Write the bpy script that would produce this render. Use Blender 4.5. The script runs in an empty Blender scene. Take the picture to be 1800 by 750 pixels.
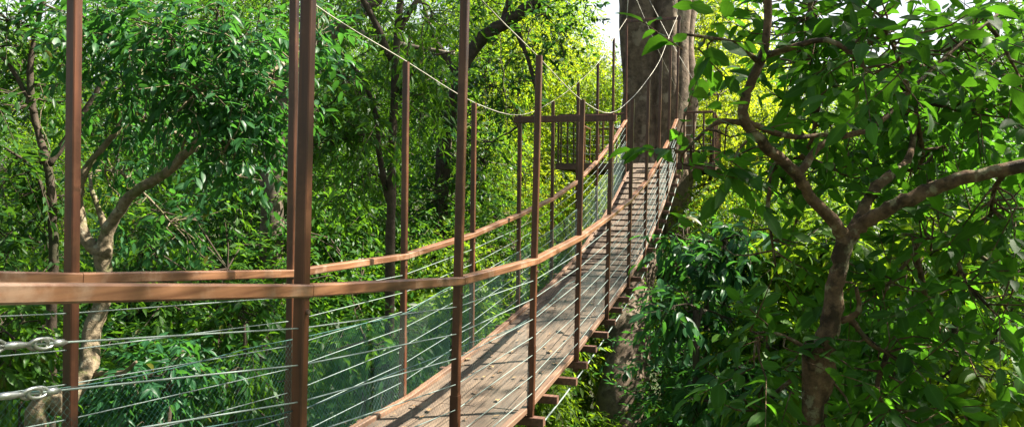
import bpy, math, random
import numpy as np
from mathutils import Vector, Matrix

# ------------------------------------------------------------------ basics
sc = bpy.context.scene
COL = sc.collection
F, HZ, ROLL = 1350.0, 350.0, 0.0111          # focal length and horizon (px of an 1800 wide frame)
ZC = 9.0                                      # eye height above the forest floor
CR, SR = math.cos(ROLL), math.sin(ROLL)

def at(px, py, Y):
    """world point seen at (px, py) standing Y metres away"""
    u, v = px - 900.0, py - 375.0
    u2, v2 = CR*u + SR*v, -SR*u + CR*v
    return Vector((u2*Y/F, Y, ZC - (v2 + 375.0 - HZ)*Y/F))

def ppm(Y): return F/Y

def link(name, me, mat=None, parent=None):
    o = bpy.data.objects.new(name, me)
    COL.objects.link(o)
    if mat is not None:
        for m in (mat if isinstance(mat, (list, tuple)) else [mat]):
            me.materials.append(m)
    if parent is not None:
        o.parent = parent
        o.matrix_parent_inverse = Matrix.Translation(-parent.location)
    return o

def empty(name, loc, label, cat, group=None):
    o = bpy.data.objects.new(name, None)
    o.empty_display_size = 0.3
    COL.objects.link(o)
    o.location = loc
    return tag(o, label, cat, group)

def tag(o, label, cat, group=None):
    o['label'] = label
    o['category'] = cat
    if group: o['group'] = group
    return o

class MB:
    """collects polygons for one mesh"""
    def __init__(s): s.v = []; s.f = []
    def box(s, c, ax, ay, az, hx, hy, hz):
        """box centred at c with (unit) axes and half sizes"""
        b = len(s.v)
        for i in (-1, 1):
            for j in (-1, 1):
                for k in (-1, 1):
                    s.v.append(c + ax*(hx*i) + ay*(hy*j) + az*(hz*k))
        for q in ((0,1,3,2),(4,6,7,5),(0,4,5,1),(2,3,7,6),(0,2,6,4),(1,5,7,3)):
            s.f.append(tuple(b+t for t in q))
    def beam(s, p, q, w, h, up=Vector((0,0,1)), bev=0.0):
        """squared timber from p to q, w across, h tall, with eased edges"""
        ax = (q-p).normalized(); ay = up.cross(ax).normalized(); az = ax.cross(ay)
        hw, hh = w/2, h/2; e = bev
        if e > 0:
            prof = [(-hw+e,-hh),(hw-e,-hh),(hw,-hh+e),(hw,hh-e),(hw-e,hh),(-hw+e,hh),(-hw,hh-e),(-hw,-hh+e)]
        else:
            prof = [(-hw,-hh),(hw,-hh),(hw,hh),(-hw,hh)]
        n = len(prof); b = len(s.v)
        for P in (p, q):
            for (y, z) in prof: s.v.append(P + ay*y + az*z)
        for i in range(n):
            j = (i+1) % n
            s.f.append((b+i, b+n+i, b+n+j, b+j))
        s.f.append(tuple(b+i for i in range(n)))
        s.f.append(tuple(b+n+i for i in reversed(range(n))))
    def tube(s, pts, rad, n=8, cap=True):
        pts = [Vector(p) for p in pts]
        if not hasattr(rad, '__len__'): rad = [rad]*len(pts)
        ref = Vector((0.13, 0.31, 0.94)).normalized()
        t0 = (pts[1]-pts[0]).normalized()
        if abs(t0.dot(ref)) > 0.9: ref = Vector((1, 0.2, 0))
        a = t0.cross(ref).normalized()
        rings = []
        for i, p in enumerate(pts):
            t = (pts[min(i+1, len(pts)-1)] - pts[max(i-1, 0)]).normalized()
            a = (a - t*a.dot(t)).normalized(); b = t.cross(a)
            base = len(s.v)
            for k in range(n):
                an = 2*math.pi*k/n
                s.v.append(p + (a*math.cos(an) + b*math.sin(an))*rad[i])
            rings.append(base)
        for r0, r1 in zip(rings, rings[1:]):
            for k in range(n):
                k2 = (k+1) % n
                s.f.append((r0+k, r0+k2, r1+k2, r1+k))
        if cap:
            s.f.append(tuple(rings[0]+k for k in reversed(range(n))))
            s.f.append(tuple(rings[-1]+k for k in range(n)))
    def build(s, name, mat, parent=None, smooth=False):
        me = bpy.data.meshes.new(name)
        me.from_pydata([tuple(v) for v in s.v], [], s.f)
        if smooth: me.polygons.foreach_set('use_smooth', [True]*len(me.polygons))
        me.update()
        return link(name, me, mat, parent)

# ------------------------------------------------------------------ materials
def newmat(name):
    m = bpy.data.materials.new(name); m.use_nodes = True
    nt = m.node_tree; nt.nodes.clear()
    out = nt.nodes.new('ShaderNodeOutputMaterial')
    return m, nt, out

def N(nt, typ, **kw):
    n = nt.nodes.new(typ)
    for k, v in kw.items():
        if k in n.inputs: n.inputs[k].default_value = v
        else: setattr(n, k, v)
    return n

def rgba(c): return (c[0], c[1], c[2], 1.0)

def leaf_mat(name, dark, light, trans, tmix=0.45, rough=0.42):
    m, nt, out = newmat(name); L = nt.links.new
    att = N(nt, 'ShaderNodeAttribute', attribute_name='tint')
    oi = N(nt, 'ShaderNodeObjectInfo')
    mx = N(nt, 'ShaderNodeMix', data_type='RGBA')
    L(att.outputs['Fac'], mx.inputs[0])
    mx.inputs[6].default_value = rgba(dark); mx.inputs[7].default_value = rgba(light)
    rib = N(nt, 'ShaderNodeAttribute', attribute_name='rib')
    rp = N(nt, 'ShaderNodeMath', operation='POWER'); rp.inputs[1].default_value = 9.0
    L(rib.outputs['Fac'], rp.inputs[0])
    rm = N(nt, 'ShaderNodeMath', operation='MULTIPLY'); rm.inputs[1].default_value = 0.55
    L(rp.outputs[0], rm.inputs[0])
    mr = N(nt, 'ShaderNodeMix', data_type='RGBA')
    L(rm.outputs[0], mr.inputs[0]); L(mx.outputs[2], mr.inputs[6])
    mr.inputs[7].default_value = rgba([min(1, x*2.2+0.02) for x in light])
    fr = N(nt, 'ShaderNodeMath', operation='MULTIPLY_ADD'); fr.inputs[1].default_value = 53.7; fr.inputs[2].default_value = 0.4; L(att.outputs['Fac'], fr.inputs[0])
    f2 = N(nt, 'ShaderNodeMath', operation='FRACT'); L(fr.outputs[0], f2.inputs[0])
    f3 = N(nt, 'ShaderNodeMath', operation='LESS_THAN'); f3.inputs[1].default_value = 0.012; L(f2.outputs[0], f3.inputs[0])
    ma = N(nt, 'ShaderNodeMix', data_type='RGBA'); ma.inputs[7].default_value = (0.085, 0.085, 0.010, 1)
    L(f3.outputs[0], ma.inputs[0]); L(mr.outputs[2], ma.inputs[6]); mr = ma
    hs = N(nt, 'ShaderNodeHueSaturation')
    h1 = N(nt, 'ShaderNodeMapRange'); h1.inputs[3].default_value = 0.485; h1.inputs[4].default_value = 0.515
    L(oi.outputs['Random'], h1.inputs[0]); L(h1.outputs[0], hs.inputs['Hue'])
    L(mr.outputs[2], hs.inputs['Color'])
    p = N(nt, 'ShaderNodeBsdfPrincipled'); p.inputs['Roughness'].default_value = rough
    p.inputs['Specular IOR Level'].default_value = 0.22
    L(hs.outputs[0], p.inputs['Base Color'])
    tr = N(nt, 'ShaderNodeBsdfTranslucent')
    tm = N(nt, 'ShaderNodeMix', data_type='RGBA'); tm.inputs[6].default_value = rgba([c*0.6 for c in trans])
    tm.inputs[7].default_value = rgba(trans); L(att.outputs['Fac'], tm.inputs[0])
    L(tm.outputs[2], tr.inputs['Color'])
    ms = N(nt, 'ShaderNodeMixShader'); ms.inputs[0].default_value = tmix
    L(p.outputs[0], ms.inputs[1]); L(tr.outputs[0], ms.inputs[2]); L(ms.outputs[0], out.inputs[0])
    return m

def wood_mat(name, a, b, rough=0.5, scale=1.0, axis_y=True, spec=0.5, wear=None, bump=0.25):
    """timber with long grain along the member (generated from the uv-less object space)"""
    m, nt, out = newmat(name); L = nt.links.new
    tc = N(nt, 'ShaderNodeTexCoord')
    m0 = N(nt, 'ShaderNodeMapping'); m0.inputs['Rotation'].default_value = (0, 0, YAW)
    L(tc.outputs['Object'], m0.inputs[0])
    mp = N(nt, 'ShaderNodeMapping'); mp.inputs['Scale'].default_value = (16*scale, 0.8*scale, 16*scale) if axis_y else (16*scale, 16*scale, 0.9*scale)
    L(m0.outputs[0], mp.inputs[0])
    n1 = N(nt, 'ShaderNodeTexNoise'); n1.inputs['Scale'].default_value = 3.0; n1.inputs['Detail'].default_value = 6
    L(mp.outputs[0], n1.inputs['Vector'])
    n2 = N(nt, 'ShaderNodeTexNoise'); n2.inputs['Scale'].default_value = 1.7; n2.inputs['Detail'].default_value = 5
    L(tc.outputs['Object'], n2.inputs['Vector'])
    r1 = N(nt, 'ShaderNodeValToRGB'); r1.color_ramp.elements[0].position = 0.33; r1.color_ramp.elements[1].position = 0.68
    r1.color_ramp.elements[0].color = rgba(a); r1.color_ramp.elements[1].color = rgba(b)
    L(n1.outputs['Fac'], r1.inputs[0])
    hs = N(nt, 'ShaderNodeHueSaturation'); mr = N(nt, 'ShaderNodeMapRange')
    mr.inputs[1].default_value = 0.3; mr.inputs[2].default_value = 0.7; mr.inputs[3].default_value = 0.62; mr.inputs[4].default_value = 1.3
    L(n2.outputs['Fac'], mr.inputs[0]); L(mr.outputs[0], hs.inputs['Value']); L(r1.outputs[0], hs.inputs['Color'])
    col = hs.outputs[0]
    if wear:
        n3 = N(nt, 'ShaderNodeTexNoise'); n3.inputs['Scale'].default_value = 5.0; n3.inputs['Detail'].default_value = 9; n3.inputs['Roughness'].default_value = 0.7
        L(tc.outputs['Object'], n3.inputs['Vector'])
        r3 = N(nt, 'ShaderNodeValToRGB'); r3.color_ramp.elements[0].position = 0.52; r3.color_ramp.elements[1].position = 0.66
        L(n3.outputs['Fac'], r3.inputs[0])
        w = N(nt, 'ShaderNodeMix', data_type='RGBA'); w.inputs[7].default_value = rgba(wear)
        wm = N(nt, 'ShaderNodeMath', operation='MULTIPLY'); wm.inputs[1].default_value = 0.6
        L(r3.outputs[0], wm.inputs[0]); L(wm.outputs[0], w.inputs[0]); L(col, w.inputs[6]); col = w.outputs[2]
    p = N(nt, 'ShaderNodeBsdfPrincipled'); p.inputs['Roughness'].default_value = rough
    p.inputs['Specular IOR Level'].default_value = spec
    L(col, p.inputs['Base Color'])
    bp = N(nt, 'ShaderNodeBump'); bp.inputs['Strength'].default_value = bump; bp.inputs['Distance'].default_value = 0.004
    L(n1.outputs['Fac'], bp.inputs['Height']); L(bp.outputs[0], p.inputs['Normal'])
    L(p.outputs[0], out.inputs[0])
    return m

def bark_mat(name, a, b, patch=None, moss=None, scale=6.0, amount=0.5, bump=0.8):
    m, nt, out = newmat(name); L = nt.links.new
    tc = N(nt, 'ShaderNodeTexCoord')
    n1 = N(nt, 'ShaderNodeTexNoise'); n1.inputs['Scale'].default_value = scale; n1.inputs['Detail'].default_value = 9; n1.inputs['Roughness'].default_value = 0.65
    L(tc.outputs['Object'], n1.inputs['Vector'])
    r1 = N(nt, 'ShaderNodeValToRGB'); r1.color_ramp.elements[0].position = 0.35; r1.color_ramp.elements[1].position = 0.68
    r1.color_ramp.elements[0].color = rgba(a); r1.color_ramp.elements[1].color = rgba(b)
    L(n1.outputs['Fac'], r1.inputs[0]); col = r1.outputs[0]
    for (c, sc_, seed, lo) in ((patch, scale*0.55, 3.1, 0.56), (moss, scale*0.35, 9.7, 0.53)):
        if c is None: continue
        mp = N(nt, 'ShaderNodeMapping'); mp.inputs['Location'].default_value = (seed, seed*2, seed*.5); L(tc.outputs['Object'], mp.inputs[0])
        n2 = N(nt, 'ShaderNodeTexNoise'); n2.inputs['Scale'].default_value = sc_; n2.inputs['Detail'].default_value = 7; n2.inputs['Roughness'].default_value = 0.6
        L(mp.outputs[0], n2.inputs['Vector'])
        r2 = N(nt, 'ShaderNodeValToRGB'); r2.color_ramp.elements[0].position = lo; r2.color_ramp.elements[1].position = lo+0.06
        L(n2.outputs['Fac'], r2.inputs[0])
        k = N(nt, 'ShaderNodeMath', operation='MULTIPLY'); k.inputs[1].default_value = amount; L(r2.outputs[0], k.inputs[0])
        w = N(nt, 'ShaderNodeMix', data_type='RGBA'); w.inputs[7].default_value = rgba(c)
        L(k.outputs[0], w.inputs[0]); L(col, w.inputs[6]); col = w.outputs[2]
    p = N(nt, 'ShaderNodeBsdfPrincipled'); p.inputs['Roughness'].default_value = 0.85
    p.inputs['Specular IOR Level'].default_value = 0.25
    L(col, p.inputs['Base Color'])
    bp = N(nt, 'ShaderNodeBump'); bp.inputs['Strength'].default_value = bump; bp.inputs['Distance'].default_value = 0.03
    L(n1.outputs['Fac'], bp.inputs['Height']); L(bp.outputs[0], p.inputs['Normal'])
    L(p.outputs[0], out.inputs[0])
    return m

def plain_mat(name, c, rough=0.5, metal=0.0, var=0.25, scale=20.0):
    m, nt, out = newmat(name); L = nt.links.new
    tc = N(nt, 'ShaderNodeTexCoord'); n1 = N(nt, 'ShaderNodeTexNoise'); n1.inputs['Scale'].default_value = scale; n1.inputs['Detail'].default_value = 4
    L(tc.outputs['Object'], n1.inputs['Vector'])
    mr = N(nt, 'ShaderNodeMapRange'); mr.inputs[1].default_value = .3; mr.inputs[2].default_value = .7
    mr.inputs[3].default_value = 1-var; mr.inputs[4].default_value = 1+var
    hs = N(nt, 'ShaderNodeHueSaturation'); hs.inputs['Color'].default_value = rgba(c)
    L(n1.outputs['Fac'], mr.inputs[0]); L(mr.outputs[0], hs.inputs['Value'])
    p = N(nt, 'ShaderNodeBsdfPrincipled'); p.inputs['Roughness'].default_value = rough; p.inputs['Metallic'].default_value = metal
    L(hs.outputs[0], p.inputs['Base Color']); L(p.outputs[0], out.inputs[0])
    return m

YAW = 0.3050
M = {}
M['post'] = wood_mat('post_timber', (0.044,0.015,0.007), (0.100,0.035,0.015), rough=0.40, wear=(0.14,0.062,0.03), axis_y=False)
M['rail'] = wood_mat('rail_timber', (0.100,0.041,0.018), (0.24,0.115,0.056), rough=0.44, wear=(0.30,0.205,0.14))
M['deck'] = wood_mat('deck_timber', (0.058,0.039,0.025), (0.148,0.104,0.068), rough=0.85, wear=(0.055,0.038,0.025), bump=0.5)
M['joist'] = wood_mat('joist_timber', (0.07,0.03,0.018), (0.15,0.072,0.042), rough=0.65)
M['kerb'] = wood_mat('kerb_timber', (0.10,0.05,0.028), (0.21,0.12,0.07), rough=0.65)
M['cable'] = plain_mat('galvanised_cable', (0.27,0.33,0.30), 0.42, 0.5, 0.15)
M['rope'] = plain_mat('pale_cable', (0.34,0.32,0.26), 0.55, 0.2, 0.15)
M['steel'] = plain_mat('weathered_steel', (0.42,0.43,0.40), 0.36, 0.85, 0.2, 60)
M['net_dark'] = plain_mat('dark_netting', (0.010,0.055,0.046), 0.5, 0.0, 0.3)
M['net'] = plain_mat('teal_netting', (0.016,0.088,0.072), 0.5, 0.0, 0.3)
M['bolt'] = plain_mat('bolt_steel', (0.20,0.14,0.11), 0.45, 0.6, 0.3, 80)

LEAF = {
 'mid':    leaf_mat('leaf_mid_green',   (0.012,0.048,0.006), (0.038,0.110,0.011), (0.15,0.34,0.016), 0.46),
 'cool':   leaf_mat('leaf_cool_green',  (0.010,0.048,0.014), (0.028,0.100,0.027), (0.09,0.30,0.032), 0.42, 0.40),
 'deep':   leaf_mat('leaf_deep_green',  (0.008,0.036,0.008), (0.022,0.076,0.012), (0.11,0.28,0.016), 0.42),
 'yellow': leaf_mat('leaf_sunlit_yellow',(0.048,0.098,0.005), (0.100,0.165,0.009), (0.46,0.58,0.020), 0.56, .55),  # sunlight through the crowns put into the leaf colour
 'lime':   leaf_mat('leaf_sunlit_lime',  (0.030,0.082,0.006), (0.070,0.150,0.010), (0.32,0.52,0.018), 0.52, .5),  # lighter leaf colour standing in for sun patches
 'big':    leaf_mat('leaf_broad_green', (0.010,0.048,0.006), (0.030,0.105,0.011), (0.14,0.40,0.018), 0.48, 0.52),
}
BARK = {
 'grey':  bark_mat('bark_grey',  (0.055,0.042,0.030), (0.16,0.125,0.09), (0.22,0.21,0.17), None, 7, .6),
 'pale':  bark_mat('bark_pale',  (0.085,0.064,0.040), (0.23,0.18,0.115), (0.30,0.28,0.21), (0.07,0.085,0.022), 20, .65),
 'brown': bark_mat('bark_brown', (0.060,0.036,0.020), (0.19,0.115,0.062), (0.27,0.24,0.14), (0.024,0.017,0.009), 22, .75),
 'dark':  bark_mat('bark_dark',  (0.028,0.020,0.014), (0.085,0.062,0.042), None, (0.03,0.04,0.015), 8, .5),
 'fig':   bark_mat('bark_fig',   (0.070,0.050,0.034), (0.195,0.142,0.098), (0.27,0.22,0.16), (0.042,0.03,0.02), 5.0, .65, 1.0),
}

# ------------------------------------------------------------------ leaves in bulk
def tmpl_small():
    v = np.array([(0,0,0),(.42,.5,.06),(.42,-.5,.06),(.5,0,0),(1,0,-.08)], float)
    f = [(0,3,1),(3,4,1),(0,2,3),(3,2,4)]
    rib = np.array([1,0,0,1,1], float)
    return v, f, rib
def tmpl_big():
    v = np.array([(-.10,0,.03),(0,0,0),(.30,0,.01),(.65,0,-.05),(1.0,0,-.20),
                  (.22,.43,.07),(.55,.50,.035),(.82,.27,-.06),
                  (.22,-.43,.07),(.55,-.50,.035),(.82,-.27,-.06)], float)
    f = [(1,2,5),(2,3,6,5),(3,7,6),(3,4,7),(1,8,2),(2,8,9,3),(3,9,10),(3,10,4),(0,2,1)]
    rib = np.array([1,1,1,1,1,0,0,0,0,0,0], float)
    return v, f[:8], rib
TS, TB = tmpl_small(), tmpl_big()

def unit(a): return a/np.maximum(np.linalg.norm(a, axis=-1, keepdims=True), 1e-9)

def leaf_arrays(rng, P, D, Nn, Ln, Wd, tmpl):
    tv, tf, rib = tmpl
    D = unit(D); Nn = unit(Nn - D*(Nn*D).sum(1, keepdims=True)); S = np.cross(D, Nn)
    curl = rng.uniform(0.1, 1.6, len(P))
    V = (P[:,None,:] + D[:,None,:]*(tv[None,:,0:1]*Ln[:,None,None]) + S[:,None,:]*(tv[None,:,1:2]*Wd[:,None,None])
         + Nn[:,None,:]*(tv[None,:,2:3]*(Ln*curl)[:,None,None]))
    return V.reshape(-1,3)

def leaf_mesh(name, V, n, tmpl, tint):
    tv, tf, rib = tmpl; k = len(tv)
    me = bpy.data.meshes.new(name)
    loops = np.array([i for f in tf for i in f]); ln = np.array([len(f) for f in tf])
    L = (loops[None,:] + (np.arange(n)*k)[:,None]).ravel().astype(np.int32)
    tot = np.tile(ln, n); start = np.concatenate(([0], np.cumsum(tot)[:-1])).astype(np.int32)
    me.vertices.add(n*k); me.vertices.foreach_set('co', V.astype(np.float32).ravel())
    me.loops.add(len(L)); me.loops.foreach_set('vertex_index', L)
    me.polygons.add(len(tot)); me.polygons.foreach_set('loop_start', start)
    try: me.polygons.foreach_set('loop_total', tot.astype(np.int32))
    except Exception: pass
    a = me.attributes.new('tint', 'FLOAT', 'FACE'); a.data.foreach_set('value', np.repeat(tint, len(tf)).astype(np.float32))
    r = me.attributes.new('rib', 'FLOAT', 'POINT'); r.data.foreach_set('value', np.tile(rib, n).astype(np.float32))
    me.polygons.foreach_set('use_smooth', np.ones(len(tot), dtype=bool))
    me.update(calc_edges=True)
    return me

def sprays(rng, clumps, leaf, aspect=0.36, per=10, slen=0.5, droop=0.35, ldroop=0.3, shell=0.5, jitter=0.45, lean=0.55):
    """clumps: (cx,cy,cz,rx,ry,rz,count). returns leaf P,D,N,len,width and twig segments"""
    O = []; U = []
    for (cx,cy,cz,rx,ry,rz,n) in clumps:
        n = int(n); u = unit(rng.normal(size=(n,3))); r = rng.uniform(0,1,(n,1))**shell
        O.append(np.array([cx,cy,cz]) + u*r*np.array([rx,ry,rz])); U.append(u)
    O = np.concatenate(O); U = np.concatenate(U); n = len(O)
    sd = unit(U*0.7 + rng.normal(size=(n,3))*0.55 + np.array([0,0,-droop]))
    sl = slen*rng.uniform(0.55,1.25,n)
    t = (np.arange(per)+0.5)/per
    P = O[:,None,:] + sd[:,None,:]*(sl[:,None]*t[None,:])[...,None] + np.array([0,0,-1.0])*((sl[:,None]*t[None,:]**2)*droop*0.5)[...,None]
    up = np.array([0,0,1.0]) + rng.normal(size=(n,3))*0.25
    side = unit(np.cross(sd, unit(up)))
    sg = np.where(np.arange(per)%2==0, 1.0, -1.0)
    D = sd[:,None,:]*lean + side[:,None,:]*(sg[None,:,None]*0.8) + rng.normal(size=(n,per,3))*0.28 + np.array([0,0,-ldroop])
    D[:,-1,:] = sd + np.array([0,0,-ldroop])
    Nn = np.array([0,0,1.0]) + rng.normal(size=(n,per,3))*jitter
    Ls = leaf*rng.uniform(0.55,1.2,(n,per)); W = Ls*aspect*rng.uniform(0.8,1.2,(n,per))
    tint = np.clip(rng.beta(1.6,2.4,(n,per)) + rng.normal(size=(n,1))*0.15, 0, 1)
    end = P[:,-1,:]
    return (P.reshape(-1,3), D.reshape(-1,3), Nn.reshape(-1,3), Ls.ravel(), W.ravel(), tint.ravel(), O, end)

def crown_mesh(name, rng, clumps, leaf, tmpl=TS, origin=(0,0,0), **kw):
    P,D,Nn,Ls,W,tint,O,E = sprays(rng, clumps, leaf, **kw)
    V = leaf_arrays(rng, P, D, Nn, Ls, W, tmpl) - np.array(origin)
    return leaf_mesh(name, V, len(P), tmpl, tint), O, E

def smooth_path(pts, sub=5):
    """Catmull-Rom through (x,y,z,r) points"""
    P = [np.array(p, float) for p in pts]
    if len(P) < 3:
        return [tuple(P[0]+(P[-1]-P[0])*t) for t in np.linspace(0,1,sub+1)]
    Q = [2*P[0]-P[1]] + P + [2*P[-1]-P[-2]]; out = []
    for i in range(1, len(Q)-2):
        a,b,c,d = Q[i-1:i+3]
        for k in range(sub):
            t = k/sub
            out.append(tuple(0.5*((2*b)+(c-a)*t+(2*a-5*b+4*c-d)*t*t+(3*b-a-3*c+d)*t**3)))
    out.append(tuple(P[-1]))
    return out

def limb(mb, pts, rng, n=8, wob=0.35, sub=5):
    sp = smooth_path(pts, sub)
    xs = [(Vector(p[:3]) + Vector(rng.normal(size=3))*(p[3]*wob*0.3), max(p[3]*(1+rng.normal()*0.06), 0.002)) for p in sp]
    mb.tube([a for a,b in xs], [b for a,b in xs], n)
    return [a for a,b in xs]

def add_twigs(mb, rng, O, E, src, frac=0.35, r=0.006):
    """thin twigs: along the sprays and from the nearest limb point to the spray foot"""
    src = np.array([tuple(s) for s in src]); idx = rng.permutation(len(O))[:int(len(O)*frac)]
    for i in idx:
        o = O[i]; d = np.linalg.norm(src - o, axis=1); j = int(d.argmin()); s = src[j]
        mid = (s+o)/2 + rng.normal(size=3)*0.12*d[j] + np.array([0,0,-0.06*d[j]])
        mb.tube([s, mid, o, E[i]], [r*1.8, r*1.4, r, r*0.5], 4, cap=False)

# ------------------------------------------------------------------ terrain
def ground(x, y):
    h = 0.14*max(0.0, y-13) + 0.10*max(0.0, -x-6) + 0.06*max(0.0, x-9)
    h = min(h, 9.0) + 0.35*math.sin(x*0.31+1.3)*math.cos(y*0.27) + 0.2*math.sin(x*0.9)*math.sin(y*0.77+2)
    return h - 0.6

def make_ground():
    m, nt, out = newmat('forest_floor'); L = nt.links.new
    tc = N(nt, 'ShaderNodeTexCoord')
    n1 = N(nt, 'ShaderNodeTexNoise'); n1.inputs['Scale'].default_value = 1.4; n1.inputs['Detail'].default_value = 10; n1.inputs['Roughness'].default_value = .7
    L(tc.outputs['Object'], n1.inputs['Vector'])
    r = N(nt, 'ShaderNodeValToRGB'); r.color_ramp.elements[0].color = (0.03,0.022,0.012,1); r.color_ramp.elements[1].color = (0.04,0.07,0.018,1)
    r.color_ramp.elements[0].position = .38; r.color_ramp.elements[1].position = .62
    L(n1.outputs['Fac'], r.inputs[0])
    p = N(nt, 'ShaderNodeBsdfPrincipled'); p.inputs['Roughness'].default_value = .95
    L(r.outputs[0], p.inputs['Base Color']); L(p.outputs[0], out.inputs[0])
    bm = MB(); xs = np.concatenate((np.linspace(-900,-90,8), np.linspace(-80,80,65), np.linspace(90,900,8)))
    ys = np.concatenate((np.linspace(-400,-25,6), np.linspace(-20,120,57), np.linspace(140,1200,8)))
    for y in ys:
        for x in xs: bm.v.append(Vector((x, y, ground(float(x), float(y)))))
    nx = len(xs)
    for j in range(len(ys)-1):
        for i in range(nx-1): bm.f.append((j*nx+i, j*nx+i+1, (j+1)*nx+i+1, (j+1)*nx+i))
    o = bm.build('ground', m, smooth=True); o['kind'] = 'structure'
make_ground()

# ------------------------------------------------------------------ the footbridge
dD = Vector((math.sin(YAW), math.cos(YAW), 0)); nD = Vector((math.cos(YAW), -math.sin(YAW), 0)); UP = Vector((0,0,1))
A_OFF, WID, PITCH, S0, RH = 1.5568, 1.0655, 1.5455, 0.8781, 1.12
I0, I1 = -2, 10
RZ = {-2:0.34,-1:0.05,0:-0.177,1:-0.339,2:-0.4565,3:-0.460,4:-0.354,5:-0.185,6:0.010,7:0.284,8:0.676,9:1.135,10:1.695}
CZ = {-2:2.9,-1:2.45,0:2.15,1:1.90,2:1.65,3:1.50,4:1.26,5:1.135,6:1.30,7:1.51,8:1.68,9:1.97,10:2.14}
def lerp_tab(T, i):
    i = min(max(i, I0), I1); a = int(math.floor(i)); b = min(a+1, I1); t = i-a
    return T[a]*(1-t)+T[b]*t
def cat_tab(T, i):
    i = min(max(i, I0), I1-1e-6); a = int(math.floor(i)); t = i-a
    g = lambda k: T[k] if I0 <= k <= I1 else (2*T[I0]-T[I0+1] if k < I0 else 2*T[I1]-T[I1-1])
    p0,p1,p2,p3 = g(a-1),g(a),g(a+1),g(a+2)
    return 0.5*((2*p1)+(p2-p0)*t+(2*p0-5*p1+4*p2-p3)*t*t+(3*p1-p0-3*p2+p3)*t**3)
def bpt(i, off, z):
    """point at station i, off = distance across from the bridge centre line (+ towards the viewer's side)"""
    return dD*(S0+PITCH*i) + nD*(-A_OFF-WID/2+off) + UP*(ZC+z)
HWD = WID/2
rngb = np.random.default_rng(5)

bridge = empty('suspension_footbridge', bpt(3, 0, -1.7), 'timber suspension walkway with tall brown posts and wire cable sides, climbing to the big tree', 'footbridge')

# posts
for side in (1, -1):
    lean = 0.014 if side == 1 else 0.0
    for i in range(I0, I1+1):
        zr, zt = RZ[i], RZ[i]+CZ[i]; zb = zr-RH-0.13
        p0 = bpt(i, side*HWD + lean*(zb-zr), zb); p1 = bpt(i, side*HWD + lean*(zt-zr), zt+0.03)
        mb = MB(); mb.beam(p0, p1, 0.045, 0.042, up=dD, bev=0.004)
        post = mb.build('post', M['post'], bridge)
        # sleeve joint low on the post and a bolt under the rail
        if i in (0, 1, 2, 3):
            sl = MB(); q = bpt(i, side*HWD + lean*(-0.46), zr-0.46)
            ax = (p1-p0).normalized()
            sl.beam(p0+ax*0.15, p0+ax*0.62, 0.051, 0.048, up=dD, bev=0.004)
            sl.build('sleeve', M['post'], post)
        if i <= 6:
            b = MB()
            q = bpt(i, side*HWD, zr-0.075)
            fx = nD if True else -nD
            b.tube([q+fx*0.021, q+fx*0.032], 0.009, 8)
            b.build('bolt', M['bolt'], post)

# hand rails, one timber per bay
for side in (1, -1):
    for i in range(I0, I1):
        a = bpt(i, side*HWD, RZ[i]); b = bpt(i+1, side*HWD, RZ[i+1]); d = (b-a).normalized()
        mb = MB(); mb.beam(a + d*0.028, b + d*0.0245, 0.066, 0.047, bev=0.006)
        mb.build('handrail', M['rail'], bridge)

# deck of long boards, one row per bay, with cleats on the steep end
mb = MB(); nb = 7; bw = (WID-0.09)/nb
for i in range(I0, I1+1):
    j = i+1
    za = RZ[i]-RH; zb = (RZ[j]-RH) if j <= I1 else 0.83
    for k in range(nb):
        off = -(WID-0.09)/2 + bw*(k+0.5)
        dz = float(rngb.normal())*0.0025
        fa, fb = i+0.004, (j-0.004 if j <= I1 else i+0.42)
        a = bpt(fa, off, za+dz-0.014); b = bpt(fb, off, zb+dz-0.014)
        mb.beam(a, b, bw-0.006, 0.028, bev=0.003)
deck = mb.build('deck', M['deck'], bridge)
mb = MB()
for i in np.arange(6.2, 10.3, 0.2):
    z = (lerp_tab(RZ, i) if i <= 10 else RZ[10]+(i-10)*0.6) - RH + 0.012
    a = bpt(i, -HWD+0.08, z); b = bpt(i, HWD-0.08, z); mb.beam(a, b, 0.035, 0.022, bev=0.003)
mb.build('tread_cleats', M['deck'], bridge)

# joists with ends sticking out beyond the posts, and a kerb timber each side
for i in np.arange(I0, I1+0.3, 1/3):
    z = lerp_tab(RZ, i) - RH - 0.068
    ex = 0.085 + float(rngb.normal())*0.012
    mb = MB(); mb.beam(bpt(i, -HWD-ex, z), bpt(i, HWD+ex, z), 0.065, 0.062, bev=0.003)
    mb.build('joist', M['joist'], bridge)
for side in (1, -1):
    for i in range(I0, I1):
        a = bpt(i, side*(HWD-0.055), RZ[i]-RH+0.012); b = bpt(i+1, side*(HWD-0.055), RZ[i+1]-RH+0.012)
        mb = MB(); mb.beam(a, b, 0.05, 0.045, bev=0.005); mb.build('kerb', M['kerb'], bridge)

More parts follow.
